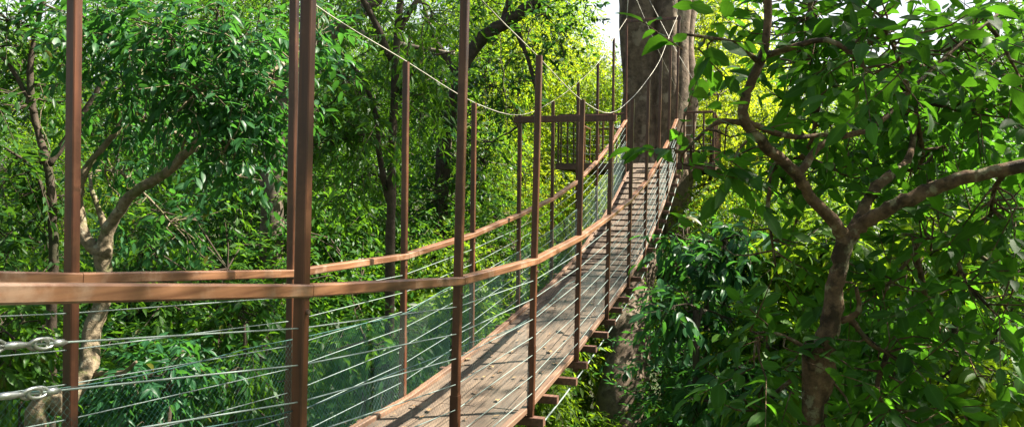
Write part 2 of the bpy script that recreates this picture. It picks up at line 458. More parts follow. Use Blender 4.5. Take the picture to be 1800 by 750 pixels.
# wire cables
SUB = 4
near_cables = {}
for side in (1, -1):
    for k in range(1, 8):
        pts = [bpt(i, side*(HWD+0.0), RZ[i]-0.005-k*RH/8.0*((0.75 if i <= 0 else 0.94 if i == 1 else 1.0) if side == 1 else 1.0) + float(rngb.normal())*0.004) for i in range(I0, I1+1)]
        mb = MB(); mb.tube(pts, 0.0030, 6)
        c = mb.build('wire_cable', M['cable'], bridge, smooth=True)
        if side == 1: near_cables[k] = (c, pts)
    # load-bearing cable on top of the posts
    pts = [bpt(i, side*HWD, cat_tab(RZ, i)+cat_tab(CZ, i)+0.035) for i in np.arange(I0, I1+0.01, 0.25)]
    mb = MB(); mb.tube(pts, 0.0042, 6); mb.build('suspension_cable', M['rope'], bridge, smooth=True)
    # lower cable below the joists
    pts = [bpt(i, side*(HWD+0.055), cat_tab(RZ, i)-RH-0.108) for i in np.arange(I0, I1+0.01, 0.5)]
    mb = MB(); mb.tube(pts, 0.007, 6); mb.build('lower_cable', M['cable'], bridge, smooth=True)

# turnbuckles on two of the near cables
def turnbuckle(k, px_mid):
    c, pts = near_cables[k]
    a, b = pts[0-I0], pts[1-I0]
    best = min(np.linspace(0,1,400), key=lambda t: abs(900+F*((a+(b-a)*float(t)).x/(a+(b-a)*float(t)).y) - px_mid))
    p = a+(b-a)*float(best); d = (b-a).normalized(); s = d.cross(UP).normalized(); u = s.cross(d)
    mb = MB()
    mb.tube([p+d*0.050, p+d*0.078, p+d*0.080, p+d*0.088], [0.0085,0.0085,0.006,0.0045], 10)          # ferrule
    mb.tube([p-d*0.045+u*0.009*math.cos(t) if False else p+d*(0.028+0.026*math.cos(t))+u*0.012*math.sin(t) for t in np.linspace(0,2*math.pi,15)], 0.0042, 7)   # eye
    hook = [p+d*(0.012-0.024*math.cos(t))+(s*0.5+u*0.85)*0.014*math.sin(t) for t in np.linspace(-0.5*math.pi, 1.15*math.pi, 14)]
    mb.tube(hook, 0.0046, 7)
    mb.tube([p-d*0.008+u*0.0, p-d*0.030, p-d*0.045, p-d*0.075], [0.0046,0.0075,0.009,0.0075], 9)      # swaged end
    for sg in (1,-1):
        mb.tube([p-d*0.070+u*0.004*sg, p-d*0.085+u*0.012*sg, p-d*0.20+u*0.012*sg, p-d*0.215+u*0.004*sg], 0.0042, 7)   # body rails
    mb.tube([p-d*0.06, p-d*0.13], 0.0042, 7)
    mb.tube([p-d*0.205, p-d*0.24], 0.008, 8)
    mb.build('turnbuckle', M['steel'], c, smooth=True)
turnbuckle(1, 62); turnbuckle(2, 50)

# netting on both sides: real diagonal strands following the sag
def netting(side, top=0.60):
    mb = MB(); cell = 0.034; slope = 1.0
    total = (I1-I0)*PITCH; hN = RH*top; ns = 6; run = hN/ slope
    n = int((total-run)/cell)
    off0 = side*(HWD-0.030)
    def P(s, h):
        i = I0 + s/PITCH
        bulge = 0.012*math.sin(s*5.1)*math.sin(h*7.0)
        return bpt(i, off0+bulge*side, lerp_tab(RZ, i)-RH+0.035+h*(1+0.035*math.sin(s*2.3)))
    for sgn in (1,-1):
        for k in range(n):
            s_start = k*cell + (0 if sgn == 1 else run)
            pts = [P(s_start + sgn*run*t/ns, hN*t/ns) for t in range(ns+1)]
            mb.tube(pts, 0.0004, 3, cap=False)
    pts = [P(s, hN) for s in np.arange(0, total, 0.25)]
    mb.tube(pts, 0.0025, 4)
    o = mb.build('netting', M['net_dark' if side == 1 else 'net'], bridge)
netting(1); netting(-1)

# spreader beams between pairs of posts
for i in (5, 10):
    z = RZ[i]+CZ[i]-0.02
    mb = MB(); mb.beam(bpt(i, -HWD-0.07, z+0.0), bpt(i, HWD+0.07, z), 0.05, 0.075 if i == 5 else 0.06, bev=0.004)
    mb.build('spreader_beam', M['post'], bridge)

# ------------------------------------------------------------------ platform round the tree
SP = S0+PITCH*10+0.62
def ppt(off, dist, z): return dD*(SP+dist) + nD*(-A_OFF-WID/2+off) + UP*(ZC+z)
plat = empty('viewing_platform', ppt(0, 1.6, 0.7), 'wooden lookout platform with slatted railing around the huge tree trunk', 'platform')
XL, XR, DP, ZP = -2.22, 1.30, 3.6, 0.83
TC = ppt(-0.25, 1.75, 0)      # trunk centre
mb = MB(); nbd = 24
for k in range(nbd):
    d = (k+0.5)*DP/nbd; w = DP/nbd-0.008
    if abs(d-1.75) < 0.98:
        mb.beam(ppt(XL, d, ZP-0.015), ppt(-0.25-1.0, d, ZP-0.015), w, 0.03, bev=0.003)
        mb.beam(ppt(-0.25+1.0, d, ZP-0.015), ppt(XR, d, ZP-0.015), w, 0.03, bev=0.003)
    else:
        mb.beam(ppt(XL, d, ZP-0.015), ppt(XR, d, ZP-0.015), w, 0.03, bev=0.003)
mb.build('floor_boards', M['deck'], plat)
mb = MB()
for d in (0.03, DP-0.03): mb.beam(ppt(XL, d, ZP-0.09), ppt(XR, d, ZP-0.09), 0.06, 0.115, bev=0.004)
for o_ in (XL+0.035, -0.6, XR-0.035): mb.beam(ppt(o_, 0.065, ZP-0.088), ppt(o_, DP-0.065, ZP-0.088), 0.05, 0.11, bev=0.004)
mb.build('frame', M['joist'], plat)
def railing(pa, pb, n, nm='railing'):
    mb = MB()
    for t in np.linspace(0, 1, n):
        p = pa + (pb-pa)*float(t); mb.beam(p, p+UP*1.06, 0.04, 0.04, up=dD, bev=0.004)
    mb.beam(pa+UP*1.085, pb+UP*1.085, 0.075, 0.045, bev=0.005)
    r = mb.build('railing', M['post'], plat)
    for h in (0.2,0.4,0.6,0.8): 
        c = MB(); c.tube([pa+UP*h, pb+UP*h], 0.004, 5); c.build('rail_cable', M['cable'], r)
z0 = ZP+0.003
railing(ppt(XL+.05, .05, z0), ppt(-HWD-0.1, .05, z0), 4)
railing(ppt(HWD+.1, .05, z0), ppt(XR-.05, .05, z0), 4)
railing(ppt(XL+.05, .3, z0), ppt(XL+.05, DP-.05, z0), 6)
railing(ppt(XR-.05, .3, z0), ppt(XR-.05, DP-.05, z0), 6)
railing(ppt(XL+.3, DP-.05, z0), ppt(XR-.3, DP-.05, z0), 7)

# stay cables from the end posts and the platform up to the trunk
TCv = Vector((TC.x, TC.y, 0))
for (a, b, r) in ((bpt(10,-HWD,RZ[10]+CZ[10]+.03), TCv+Vector((-0.62,-0.45,ZC+6.6)), 0.008),
                  (bpt(10, HWD,RZ[10]+CZ[10]+.03), TCv+Vector((-0.05,-0.78,ZC+6.6)), 0.008),
                  (bpt(10,-HWD,RZ[10]+CZ[10]+.9), TCv+Vector((0.60,-0.9,ZC+2.1)), 0.006),
                  (ppt(1.2,.05,ZP+1.1), TCv+Vector((-0.55,-0.75,ZC+5.2)), 0.006)):
    mb = MB(); mb.tube([a, (a+b)/2 - UP*0.08, b], r, 6); mb.build('stay_cable', M['rope'], bridge, smooth=True)

# ------------------------------------------------------------------ fallen leaves on the deck
rl = np.random.default_rng(21)
lm = []
for c in ((0.20,0.115,0.05),(0.12,0.065,0.03),(0.26,0.17,0.07)):
    lm.append(plain_mat('dry_leaf', c, .8, 0, .3, 40))
for k in range(120):
    st = 1.0 + 4.4*rl.random(); off = rl.uniform(-0.42, 0.42)
    z = lerp_tab(RZ, st)-RH+0.006
    p = np.array([tuple(bpt(st, off, z))]); an = rl.uniform(0, 6.28)
    Ln = np.array([rl.uniform(.035,.085)])
    V = leaf_arrays(rl, p, np.array([[math.cos(an), math.sin(an), 0.1]]), np.array([[0,0.1,1.0]]), Ln, Ln*rl.uniform(.4,.6), TB)
    o = Vector(tuple(p[0]))
    me = leaf_mesh('fallen_leaf', V-p[0]+np.array([0,0,0.008]), 1, TB, np.array([0.5]))
    ob = link('fallen_leaf', me, lm[k % 3]); ob.location = o
    tag(ob, 'small dry brown leaf lying on the walkway boards', 'leaf', 'dry leaves scattered on the walkway boards')

# ------------------------------------------------------------------ trees
def clump(px, py, Y, rx, ry, dep, n):
    c = at(px, py, Y); return (c.x, c.y, c.z, rx*Y/F, dep, ry*Y/F, n)

def base_pt(p, sink=0.15): return (p[0], p[1], ground(p[0], p[1])-sink)

def hero_tree(name, label, cat, limbs, clumps, leaf, lmat, bmat, seed, tmpl=TS, twig=0.35, twr=0.005, nscale=1.0, rscale=1.0, **kw):
    """limbs: polylines of (px,py,Y,r); the first is the trunk and starts at the ground below its first point"""
    rng = np.random.default_rng(seed)
    W = []
    for li, pl in enumerate(limbs):
        w = [tuple(at(a,b,c)) + (r*rscale,) for (a,b,c,r) in pl]
        if li == 0:
            x, y, z, r = w[0]; g = ground(x, y)
            if z > g: w = [(x+0.1*rng.normal(), y+0.1*rng.normal(), g-0.2, r*1.6), (x+0.05*rng.normal(), y, (2*g+z)/3, r*1.2)] + w
        W.append(w)
    root = empty(name, (W[0][0][0], W[0][0][1], ground(W[0][0][0], W[0][0][1])), label, cat)
    mb = MB(); src = []; limb(mb, W[0], rng, 14)
    tr = mb.build('trunk', bmat, root, smooth=True)
    sp0 = [Vector(p[:3]) for p in smooth_path(W[0])]; src += sp0[len(sp0)//2:]
    mb = MB()
    for w in W[1:]:
        lb = MB(); src += limb(lb, w, rng, 10); lb.build('bough', bmat, root, smooth=True)
    cl = [clump(*c) for c in clumps]
    cl = [c[:6]+(max(2, c[6]*nscale),) for c in cl]
    me, O, E = crown_mesh('crown', rng, cl, leaf, tmpl, origin=(0,0,0), **kw)
    # a bough to each clump
    for c in cl:
        cc = np.array(c[:3]); S = np.array([tuple(s) for s in src]); d = np.linalg.norm(S-cc, axis=1); j = int(d.argmin())
        if d[j] > 0.25:
            s = S[j]; mid = (s+cc)/2 + rng.normal(size=3)*0.1*d[j]
            r0 = min(0.03, 0.012+0.008*d[j])
            src += limb(mb, [tuple(s)+(r0,), tuple(mid)+(r0*.75,), tuple(cc)+(r0*.4,)], rng, 6, sub=4)
    add_twigs(mb, rng, O, E, src, twig, twr)
    mb.build('branches', bmat, root, smooth=True)
    link('crown', me, lmat, root)
    return root
exec_hero = True

# big fig at the end of the bridge: fluted trunk standing on two root columns
def fig_tree():
    rng = np.random.default_rng(77)
    root = empty('giant_fig_tree', (TC.x, TC.y, ground(TC.x, TC.y)), 'huge fluted grey-brown tree trunk rising through the lookout platform', 'tree')
    v = []; f = []; nA = 110
    zs = np.concatenate((np.linspace(-1.6, 8.5, 60),))
    def radius(th, z):
        R = 0.78 + 0.035*max(z-1.5, 0) + 0.10*max(0, 0.5-z)
        R *= 1 + 0.05*math.sin(z*1.3+2*th) + 0.035*math.sin(z*2.9-th)
        l = (0.16*math.cos(3*th+0.5+0.30*z) + 0.12*math.cos(5*th+1.9-0.40*z) + 0.07*math.cos(8*th+0.9*math.sin(z*1.1)+.7)
             + 0.02*math.cos(13*th+z))
        g = abs(math.sin(2.5*th+0.55+0.30*math.sin(z*.8)+0.16*z)); g2 = abs(math.sin(5.5*th+1.2-0.35*z+.5*math.sin(z*1.7)))
        return R*(1.05 + l*0.55 - 0.34*(1-g)**4 - 0.08*(1-g2)**4)
    for z in zs:
        cx, cy = TC.x + 0.03*math.sin(z*.9) + 0.02*max(z-2,0), TC.y + 0.04*math.sin(z*.7+1)
        for k in range(nA):
            th = 2*math.pi*k/nA; r = radius(th, z)
            v.append(Vector((cx+r*math.cos(th), cy+r*math.sin(th), ZC+z)))
    for i in range(len(zs)-1):
        for k in range(nA):
            k2 = (k+1) % nA; f.append((i*nA+k, i*nA+k2, (i+1)*nA+k2, (i+1)*nA+k))
    mb = MB(); mb.v = v; mb.f = f
    # root columns down to the floor
    def col(x0, x1, r0, r1, y1):
        g = ground(x1, y1)
        limb(mb, [(x0, TC.y, ZC+0.6, r0), (x0*.8+x1*.2, TC.y*.8+y1*.2, ZC-1.6, r0*.95), (x0*.3+x1*.7, TC.y*.4+y1*.6, ZC-4.5, r1), (x1, y1, g-.3, r1*1.35)], rng, 24, 0.25, 8)
    b1 = at(1098, 700, 12.6); col(TC.x-0.35, b1.x, 0.55, 0.46, 12.6)
    b2 = at(1207, 420, TC.y); col(TC.x+0.42, b2.x, 0.42, 0.36, TC.y+.3)
    mb.build('trunk', BARK['fig'], root, smooth=True)
    # unseen crown above the frame, kept off the sun side for light; side boughs
    mb = MB(); src = []
    for (dx, dy, dz, r) in ((-3.2,-1.0,11,.28),(3.4,.6,11.5,.30),(0.5,3.5,12,.26),(0.4,-3.0,12,.22),(-1.4,1.2,13.5,.22)):
        src += limb(mb, [(TC.x+dx*.1, TC.y+dy*.1, ZC+7.8, .45), (TC.x+dx*.45, TC.y+dy*.45, ZC+9.6, r), (TC.x+dx, TC.y+dy, ZC+dz, r*.5)], rng, 10)
    cl = []
    for k in range(14):
        a = rng.uniform(1.6, 5.0); rr = rng.uniform(1.5, 5.2)
        cl.append((TC.x+rr*math.cos(a), TC.y+rr*math.sin(a), ZC+rng.uniform(10.5,14), 1.5, 1.5, 1.1, 95))
    me, O, E = crown_mesh('crown', rng, cl, 0.2, TS, per=10, slen=.6)
    add_twigs(mb, rng, O, E, src, .15, .01)
    mb.build('branches', BARK['fig'], root, smooth=True)
    link('crown', me, LEAF['mid'], root)
fig_tree()

# --- right foreground tree with the forked trunk
hero_tree('forked_broadleaf_tree', 'nearest tree at the right, mottled brown trunk forking into crooked boughs with long glossy leaves', 'tree',
  [[(1430,770,3.6,.060),(1440,700,3.6,.058),(1452,620,3.6,.056),(1462,550,3.6,.052),(1474,480,3.6,.046),(1487,415,3.6,.047)],
   [(1484,425,3.6,.040),(1468,392,3.58,.036),(1430,352,3.55,.033),(1395,300,3.5,.031),(1345,255,3.45,.029),(1306,205,3.4,.027),(1318,150,3.4,.025),(1345,80,3.4,.023),(1352,-60,3.4,.020)],
   [(1488,420,3.6,.036),(1515,378,3.7,.034),(1535,335,3.8,.032),(1565,308,3.9,.030),(1600,275,4.1,.022),(1610,180,4.3,.014)],
   [(1490,424,3.6,.040),(1520,392,3.57,.037),(1575,360,3.5,.036),(1640,332,3.45,.036),(1700,312,3.4,.034),(1830,285,3.3,.033),(1960,250,3.2,.030)],
   [(1400,315,3.5,.022),(1450,250,3.55,.018),(1540,220,3.6,.015),(1640,120,3.7,.011),(1760,20,3.8,.007)],
   [(1312,215,3.4,.018),(1390,240,3.5,.014),(1470,235,3.6,.010)],
   [(1335,110,3.4,.014),(1290,75,3.3,.010),(1200,60,3.2,.006)],
   [(1478,565,3.6,.018),(1510,545,3.55,.014),(1505,505,3.5,.010)],
   [(1455,640,3.6,.016),(1380,590,3.6,.010),(1330,585,3.6,.006)]],
  [(1230,85,3.25,45,38,.15,7),(1200,270,3.3,45,30,.15,8),(1270,275,3.4,55,45,.2,10),
   (1420,30,3.8,110,60,.4,34),(1405,110,4.3,60,45,.35,16),(1470,75,4.3,60,40,.35,14),(1500,110,4.6,130,60,.4,26),(1650,120,4.8,140,70,.4,30),(1760,30,4.6,90,60,.4,26),(1560,60,3.5,120,80,.4,42),(1700,70,4.2,120,80,.4,30),(1520,120,3.2,60,45,.2,12),
   (1440,170,4.0,100,70,.35,20),(1560,190,4.4,120,70,.4,26),(1700,200,4.2,110,80,.4,30),(1790,130,3.8,70,100,.3,18),
   (1360,290,4.2,70,60,.3,16),(1470,300,4.4,90,60,.3,20),(1600,300,4.6,120,50,.4,24),(1740,380,3.7,110,70,.4,26),
   (1620,420,4.0,100,60,.4,20),(1360,440,4.2,70,60,.3,12),(1560,500,3.9,110,70,.4,24),(1700,500,3.6,110,80,.4,22),
   (1370,620,3.5,75,85,.3,22),(1560,620,3.7,110,80,.35,26),(1700,620,4.4,110,80,.4,14),(1560,720,3.6,130,60,.35,26),(1330,720,3.7,70,60,.3,12),
   (1780,480,3.9,60,90,.3,12)],
  0.125, LEAF['big'], BARK['brown'], 11, tmpl=TB, twig=0.8, twr=.0035, per=7, slen=.30, droop=.15, ldroop=.22, aspect=.42, shell=.6, nscale=.78, jitter=.6, rscale=.86)

# --- left forked tree with pale limbs
hero_tree('leaning_pale_tree', 'pale twisted tree forking just behind the left hand rail beside the first post', 'tree',
  [[(60,800,6.4,.085),(110,715,6.6,.08),(152,650,6.8,.08),(166,570,7.0,.078),(185,500,7,.072),(178,440,7,.072)],
   [(180,450,7,.075),(192,400,7,.058),(228,345,6.9,.048),(290,305,6.8,.042),(335,262,6.7,.036),(368,225,6.6,.024),(420,180,6.5,.014)],
   [(178,445,7,.07),(150,420,7,.055),(138,360,7.1,.045),(150,300,7.1,.036),(200,235,7.2,.026),(250,160,7.3,.015)],
   [(182,470,7,.06),(190,420,7.1,.05),(178,380,7.2,.03),(160,330,7.3,.02)],
   [(170,655,6.8,.030),(215,655,6.6,.022),(240,635,6.5,.012)],
   [(300,300,6.8,.015),(340,200,6.7,.01),(300,120,6.6,.008)]],
  [(190,60,6.8,85,70,.6,36),(300,60,6.4,95,75,.6,44),(410,70,6.3,90,75,.6,40),(480,140,6.5,50,80,.5,24),(250,140,7.0,80,60,.5,26),
   (350,160,6.3,90,60,.6,30),(440,210,6.4,70,55,.5,22),(400,260,6.3,60,40,.5,12),(200,210,7.4,60,50,.5,14),(300,230,7.6,80,40,.5,14),
   (560,60,7.4,50,60,.4,16),(420,310,7.6,70,45,.5,10),(210,300,8,60,60,.5,10),(300,390,8.2,90,50,.5,14)],
  0.118, LEAF['cool'], BARK['pale'], 12, tmpl=TB, twig=0.5, twr=.004, per=9, slen=.36, droop=.3, ldroop=.42, aspect=.38, nscale=1.75)

hero_tree('dark_twisted_tree', 'dark gnarled tree at the left edge with sky showing between its leaves', 'tree',
  [[(90,620,8.6,.055),(95,420,8.6,.05),(85,300,8.6,.045),(62,210,8.6,.036),(55,100,8.6,.03),(90,-60,8.6,.02)],
   [(85,290,8.6,.045),(120,240,8.7,.035),(190,130,8.8,.02)],[(62,200,8.6,.035),(20,120,8.6,.022),(-40,60,8.6,.015)],
   [(92,380,8.6,.03),(60,300,8.5,.02),(10,260,8.4,.012)]],
  [(20,40,8.6,60,45,.6,40),(70,90,9.4,60,40,.6,22),(30,110,9.6,60,50,.6,22),(90,170,8.8,40,30,.5,12),(15,170,8.5,55,55,.6,26),(30,290,8.5,70,40,.6,26),(110,20,8.9,40,28,.5,12),
   (60,380,8.8,70,60,.6,30),(10,440,8.6,70,40,.6,24),(120,330,9,40,60,.5,14)],
  0.15, LEAF['deep'], BARK['dark'], 13, twig=.6, twr=.005, per=11, slen=.45, aspect=.38)

# --- slender pair of dark trunks behind the left rail, middle of the picture
hero_tree('slender_dark_tree', 'slim dark trunk standing directly behind the far rail post, feathery drooping leaves', 'tree',
  [[(682,720,10.2,.07),(686,450,10.2,.065),(690,300,10.2,.058),(694,150,10.2,.052),(703,0,10.2,.045),(706,-120,10.2,.035)],
   [(690,110,10.2,.05),(650,20,10.0,.04),(600,-60,9.8,.03)],[(697,60,10.2,.045),(740,-10,10.3,.03)],
   [(686,360,10.2,.045),(668,280,10.3,.04),(660,200,10.3,.032),(630,130,10.4,.03),(560,60,10.4,.018)],
   [(692,190,10.2,.03),(740,110,10.2,.022),(800,90,10.3,.012)]],
  [(600,130,10,60,50,.7,24),(640,170,9.8,55,45,.6,20),(720,80,9.8,55,40,.6,20),(560,190,10,50,50,.6,22),(590,250,9.8,50,40,.6,18),
   (650,235,9.6,50,40,.6,18),(760,120,10.4,45,50,.6,16),(620,320,10.4,60,45,.7,18),(560,110,10.6,40,40,.6,12),(740,200,11,50,60,.7,18),
   (760,30,10.6,60,40,.6,18),(650,20,10.4,60,30,.6,16)],
  0.17, LEAF['mid'], BARK['dark'], 14, twig=.5, twr=.005, per=11, slen=.5, droop=.4, ldroop=.5, aspect=.29, nscale=1.4)

hero_tree('heavy_bough_tree', 'tree with one thick pale bough slanting across the top behind the posts', 'tree',
  [[(480,620,14,.22),(478,400,14,.20),(490,200,14,.18),(545,95,14,.15),(600,50,14,.13),(660,0,14,.12),(760,-90,14,.09)],
   [(520,120,14,.09),(430,140,14,.06),(330,120,14,.04)],[(610,45,14,.06),(690,75,14,.05),(800,95,14.2,.03)]],
  [(520,-20,14,80,45,1,30),(650,-40,14,90,40,1,26),(420,110,14.4,60,60,1,30),(470,330,14.6,70,60,1,36),(560,360,14.6,70,50,1,36),
   (400,230,15,60,60,1,30),(540,260,15,70,60,1,34),(620,400,15,60,50,1,30)],
  0.19, LEAF['mid'], BARK['grey'], 15, twig=.4, twr=.008, per=12, slen=.6, aspect=.38)

hero_tree('arching_bough_tree', 'tree whose dark heavy bough arches over the middle of the walkway at the top', 'tree',
  [[(770,640,17,.17),(774,400,17,.16),(790,200,17,.15),(830,90,17,.15),(885,42,17,.15),(950,0,17,.14),(1040,-70,17,.10)],
   [(810,140,17,.08),(760,60,17,.06),(740,-20,17,.04)],[(880,50,17,.07),(900,-20,17,.05)],[(905,45,17,.07),(930,110,16.8,.045),(945,190,16.6,.03),(900,230,16.6,.02)]],
  [(780,140,16.6,60,60,1,34),(860,150,16.8,45,60,1,28),(780,250,16.6,60,70,1,44),(850,280,16.8,50,60,1,36),(770,350,16.6,60,60,1,44),
   (860,-10,16.6,80,40,1,40),(960,30,16.8,60,40,1,34),(1030,10,17,40,28,1,14),(985,70,17,30,40,.8,14),(900,190,17,40,50,1,22),(900,100,16.6,40,45,1,18),(850,380,17,50,50,1,34),(940,90,17.2,40,40,1,16)],
  0.17, LEAF['deep'], BARK['dark'], 16, twig=.4, twr=.008, per=12, slen=.55, aspect=.4)

# --- broad-leaved saplings below the bridge on the right
def sapling(name, label, cx, cy, Y, w, h, n, leaf, lm_, seed, bm_='dark', tm=TB, **kw):
    rng = random.Random(seed)
    cl = []
    for k in range(7):
        cl.append((cx+rng.uniform(-.62,.62)*w, cy+rng.uniform(-.62,.62)*h, Y+rng.uniform(-.5,.5), w*.42, h*.40, .35, n//7))
    return hero_tree(name, label, 'small tree', [[(cx+rng.uniform(-20,20),cy+h*1.0,Y,.030),(cx+rng.uniform(-15,15),cy+h*.5,Y,.024),(cx,cy-h*.3,Y,.014)]],
        cl, leaf, LEAF[lm_], BARK[bm_], seed, tmpl=tm, twig=.5, twr=.004, **kw)
kb = dict(per=8, slen=.34, droop=.45, ldroop=.5, aspect=.36)
sapling('broadleaf_sapling', 'leafy sapling just right of the walkway under the platform, glossy hanging leaves', 1250, 450, 8.0, 80, 65, 85, .16, 'cool', 31, **kb)
sapling('broadleaf_sapling', 'shaded sapling whose long leaves hang in the gap under the bridge end', 1235, 560, 7.2, 95, 65, 60, .17, 'cool', 32, **kb)
sapling('broadleaf_sapling', 'low sapling at the bottom edge between the bridge and the forked trunk', 1265, 690, 6.6, 110, 75, 65, .17, 'cool', 33, **kb)
sapling('broadleaf_sapling', 'yellowish bush lit by sun under the near part of the deck', 940, 690, 10.5, 65, 75, 240, .14, 'lime', 35, tm=TS, **kb)
sapling('broadleaf_sapling', 'bright green sapling seen through the wires below the far hand rail', 640, 610, 9.0, 110, 80, 150, .15, 'mid', 36, **kb)
sapling('broadleaf_sapling', 'yellow tipped sapling behind the cables next to the second far post', 800, 560, 10.5, 70, 85, 150, .15, 'lime', 37, **kb)
sapling('broadleaf_sapling', 'shrubby sapling at lower left among the turnbuckle wires', 300, 660, 7.4, 120, 90, 150, .13, 'cool', 38, **kb)
sapling('broadleaf_sapling', 'dark sapling in the bottom left corner', 40, 640, 6.8, 80, 110, 120, .14, 'mid', 39, **kb)
sapling('broadleaf_sapling', 'feathery sapling in front of the twin posts at the bottom', 430, 600, 8.6, 90, 100, 170, .14, 'mid', 40, **kb)
sapling('broadleaf_sapling', 'lit sapling behind the forked trunk, bottom right corner', 1690, 680, 7.5, 120, 90, 170, .17, 'lime', 41, **kb)
sapling('broadleaf_sapling', 'sapling with brightened leaf colour behind the fork of the brown trunk', 1440, 480, 7.5, 110, 90, 150, .17, 'lime', 42, **kb)  # lime leaves brighten the backdrop of the forked tree by colour
sapling('broadleaf_sapling', 'sapling behind the long right bough, sunlight put into its leaf colour', 1680, 430, 7.8, 130, 90, 160, .17, 'lime', 43, **kb)
sapling('broadleaf_sapling', 'sapling above the long right bough against the bright sky', 1650, 230, 8.5, 130, 70, 120, .17, 'big', 44, **kb)
sapling('broadleaf_sapling', 'sapling right of the brown trunk at mid height, hanging leaves', 1560, 610, 7.0, 110, 100, 150, .18, 'big', 45, **kb)
sapling('broadleaf_sapling', 'sapling left of the brown trunk low down, broad leaves coloured brighter for sunlight', 1350, 620, 7.0, 80, 110, 120, .17, 'lime', 46, **kb)

# thin bare vines hanging through the crowns
rv = np.random.default_rng(8)
for (x0, y0, x1, y1, Y) in ((268,150,276,330,6.5),(292,190,300,300,6.6),(318,120,352,250,6.5),(60,150,95,330,8.2),(620,130,640,330,9.6),(880,60,893,240,15.5),(745,40,738,260,10.6),(232,60,205,300,7.0)):
    a, b = at(x0, y0, Y), at(x1, y1, Y+.2)
    pts = [a+(b-a)*t+Vector((rv.normal()*.03, rv.normal()*.05, 0)) for t in np.linspace(0,1,9)]
    mb = MB(); mb.tube(pts, [0.006*(1-.5*t)*(Y/7)**.5 for t in np.linspace(0,1,9)], 5)
    o = mb.build('hanging_vine', BARK['pale'], None, smooth=True)
    tag(o, 'thin bare vine hanging down through the tree crowns', 'vine', 'bare vines hanging in the crowns')

# ------------------------------------------------------------------ forest behind, copied from a few kinds
def kind_tree(seed, H, rad, z_lo, nclump, nspray, leaf, bmat, **kw):
    """returns (trunk mesh, crown mesh) of a tree standing at the origin"""
    rng = np.random.default_rng(seed)
    mb = MB(); src = []
    top = H*0.93; r0 = 0.012*H+.03
    tp = [(0,0,-.4,r0*1.5),(0.1*rng.normal(),0.1*rng.normal(),H*.15,r0*1.05)]
    for t in (.35,.55,.75,.93): tp.append((rng.normal()*.03*H, rng.normal()*.03*H, H*t, r0*(1.05-t)))
    limb(mb, tp, rng, 8); sp = smooth_path(tp); src = [Vector(p[:3]) for p in sp if p[2] > H*z_lo*.7]
    cl = []
    for k in range(nclump):
        t = (k+rng.random())/nclump; z = H*(z_lo+(1-z_lo)*t)*1.0
        prof = math.sin(math.pi*min(1, .16+.80*t))**.7
        a = k*2.4+rng.normal()*.5; rr = rad*prof*rng.uniform(.35,1.0); s = rad*rng.uniform(.30,.46)
        cl.append((rr*math.cos(a), rr*math.sin(a), z, s, s, s*.7, nspray))
        S = np.array([tuple(s_) for s_ in src]); tgt = np.array([rr*math.cos(a), rr*math.sin(a), z])
        j = int(np.linalg.norm(S-(tgt-np.array([0,0,rr*.6])), axis=1).argmin()); b = S[j]
        rb = max(.012, r0*.30*(1.1-t)); mid = (b+tgt)/2+np.array([0,0,-.08*rr])+rng.normal(size=3)*.08*rr
        limb(mb, [tuple(b)+(rb,), tuple(mid)+(rb*.7,), tuple(tgt)+(rb*.3,)], rng, 5, sub=3)
    me, O, E = crown_mesh('crown', rng, cl, leaf, TS, **kw)
    add_twigs(mb, rng, O, E, src, .06, .008)
    tm = bpy.data.meshes.new('trunk'); tm.from_pydata([tuple(v) for v in mb.v], [], mb.f)
    tm.polygons.foreach_set('use_smooth', [True]*len(tm.polygons)); tm.update()
    tm.materials.append(bmat); me.materials.append(LEAF['mid'])
    return tm, me

KIND = {
 'tall': [kind_tree(101, 16, 3.6, .30, 34, 42, .20, BARK['grey'], per=10, slen=.7, aspect=.42),
          kind_tree(102, 15, 3.2, .25, 34, 44, .17, BARK['dark'], per=11, slen=.6, aspect=.40, droop=.5, ldroop=.5),
          kind_tree(103, 17, 3.4, .35, 30, 44, .22, BARK['pale'], per=9, slen=.75, aspect=.38, droop=.25)],
 'mid':  [kind_tree(111, 8, 2.3, .22, 26, 34, .15, BARK['dark'], per=10, slen=.5, aspect=.40),
          kind_tree(112, 7.5, 2.1, .15, 26, 34, .17, BARK['pale'], per=9, slen=.5, aspect=.34, droop=.5, ldroop=.5),
          kind_tree(113, 7, 2.4, .2, 24, 34, .13, BARK['dark'], per=12, slen=.45, aspect=.42)],
}
placed = 0
def plant(kind, var, x, y, name, label, lmat, group=None, s=1.0, rz=0.0, cat='tree', dz=0.0, sxy=None):
    tm, cm = KIND[kind][var]
    g = ground(x, y) + dz
    o = empty(name, (x, y, g), label, cat, group); o.rotation_euler = (0, 0, rz); o.scale = (sxy or s, sxy or s, s)
    for nm, me in (('trunk', tm), ('crown', cm)):
        c = bpy.data.objects.new(nm, me); COL.objects.link(c); c.parent = o
        if nm == 'crown':
            c.material_slots[0].link = 'OBJECT'; c.material_slots[0].material = LEAF[lmat]
    return o

def plant_px(kind, var, px, ytop, Y, lmat, name, label, group, rz):
    """a tree whose top is seen at (px, ytop) from Y metres away"""
    p = at(px, ytop, Y); g = ground(p.x, p.y)
    H = {'tall': (16,15,17), 'mid': (8,7.5,7)}[kind][var]
    s = max(0.55, (p.z-g)/H)
    return plant(kind, var, p.x, p.y, name, label, lmat, group, s, rz)

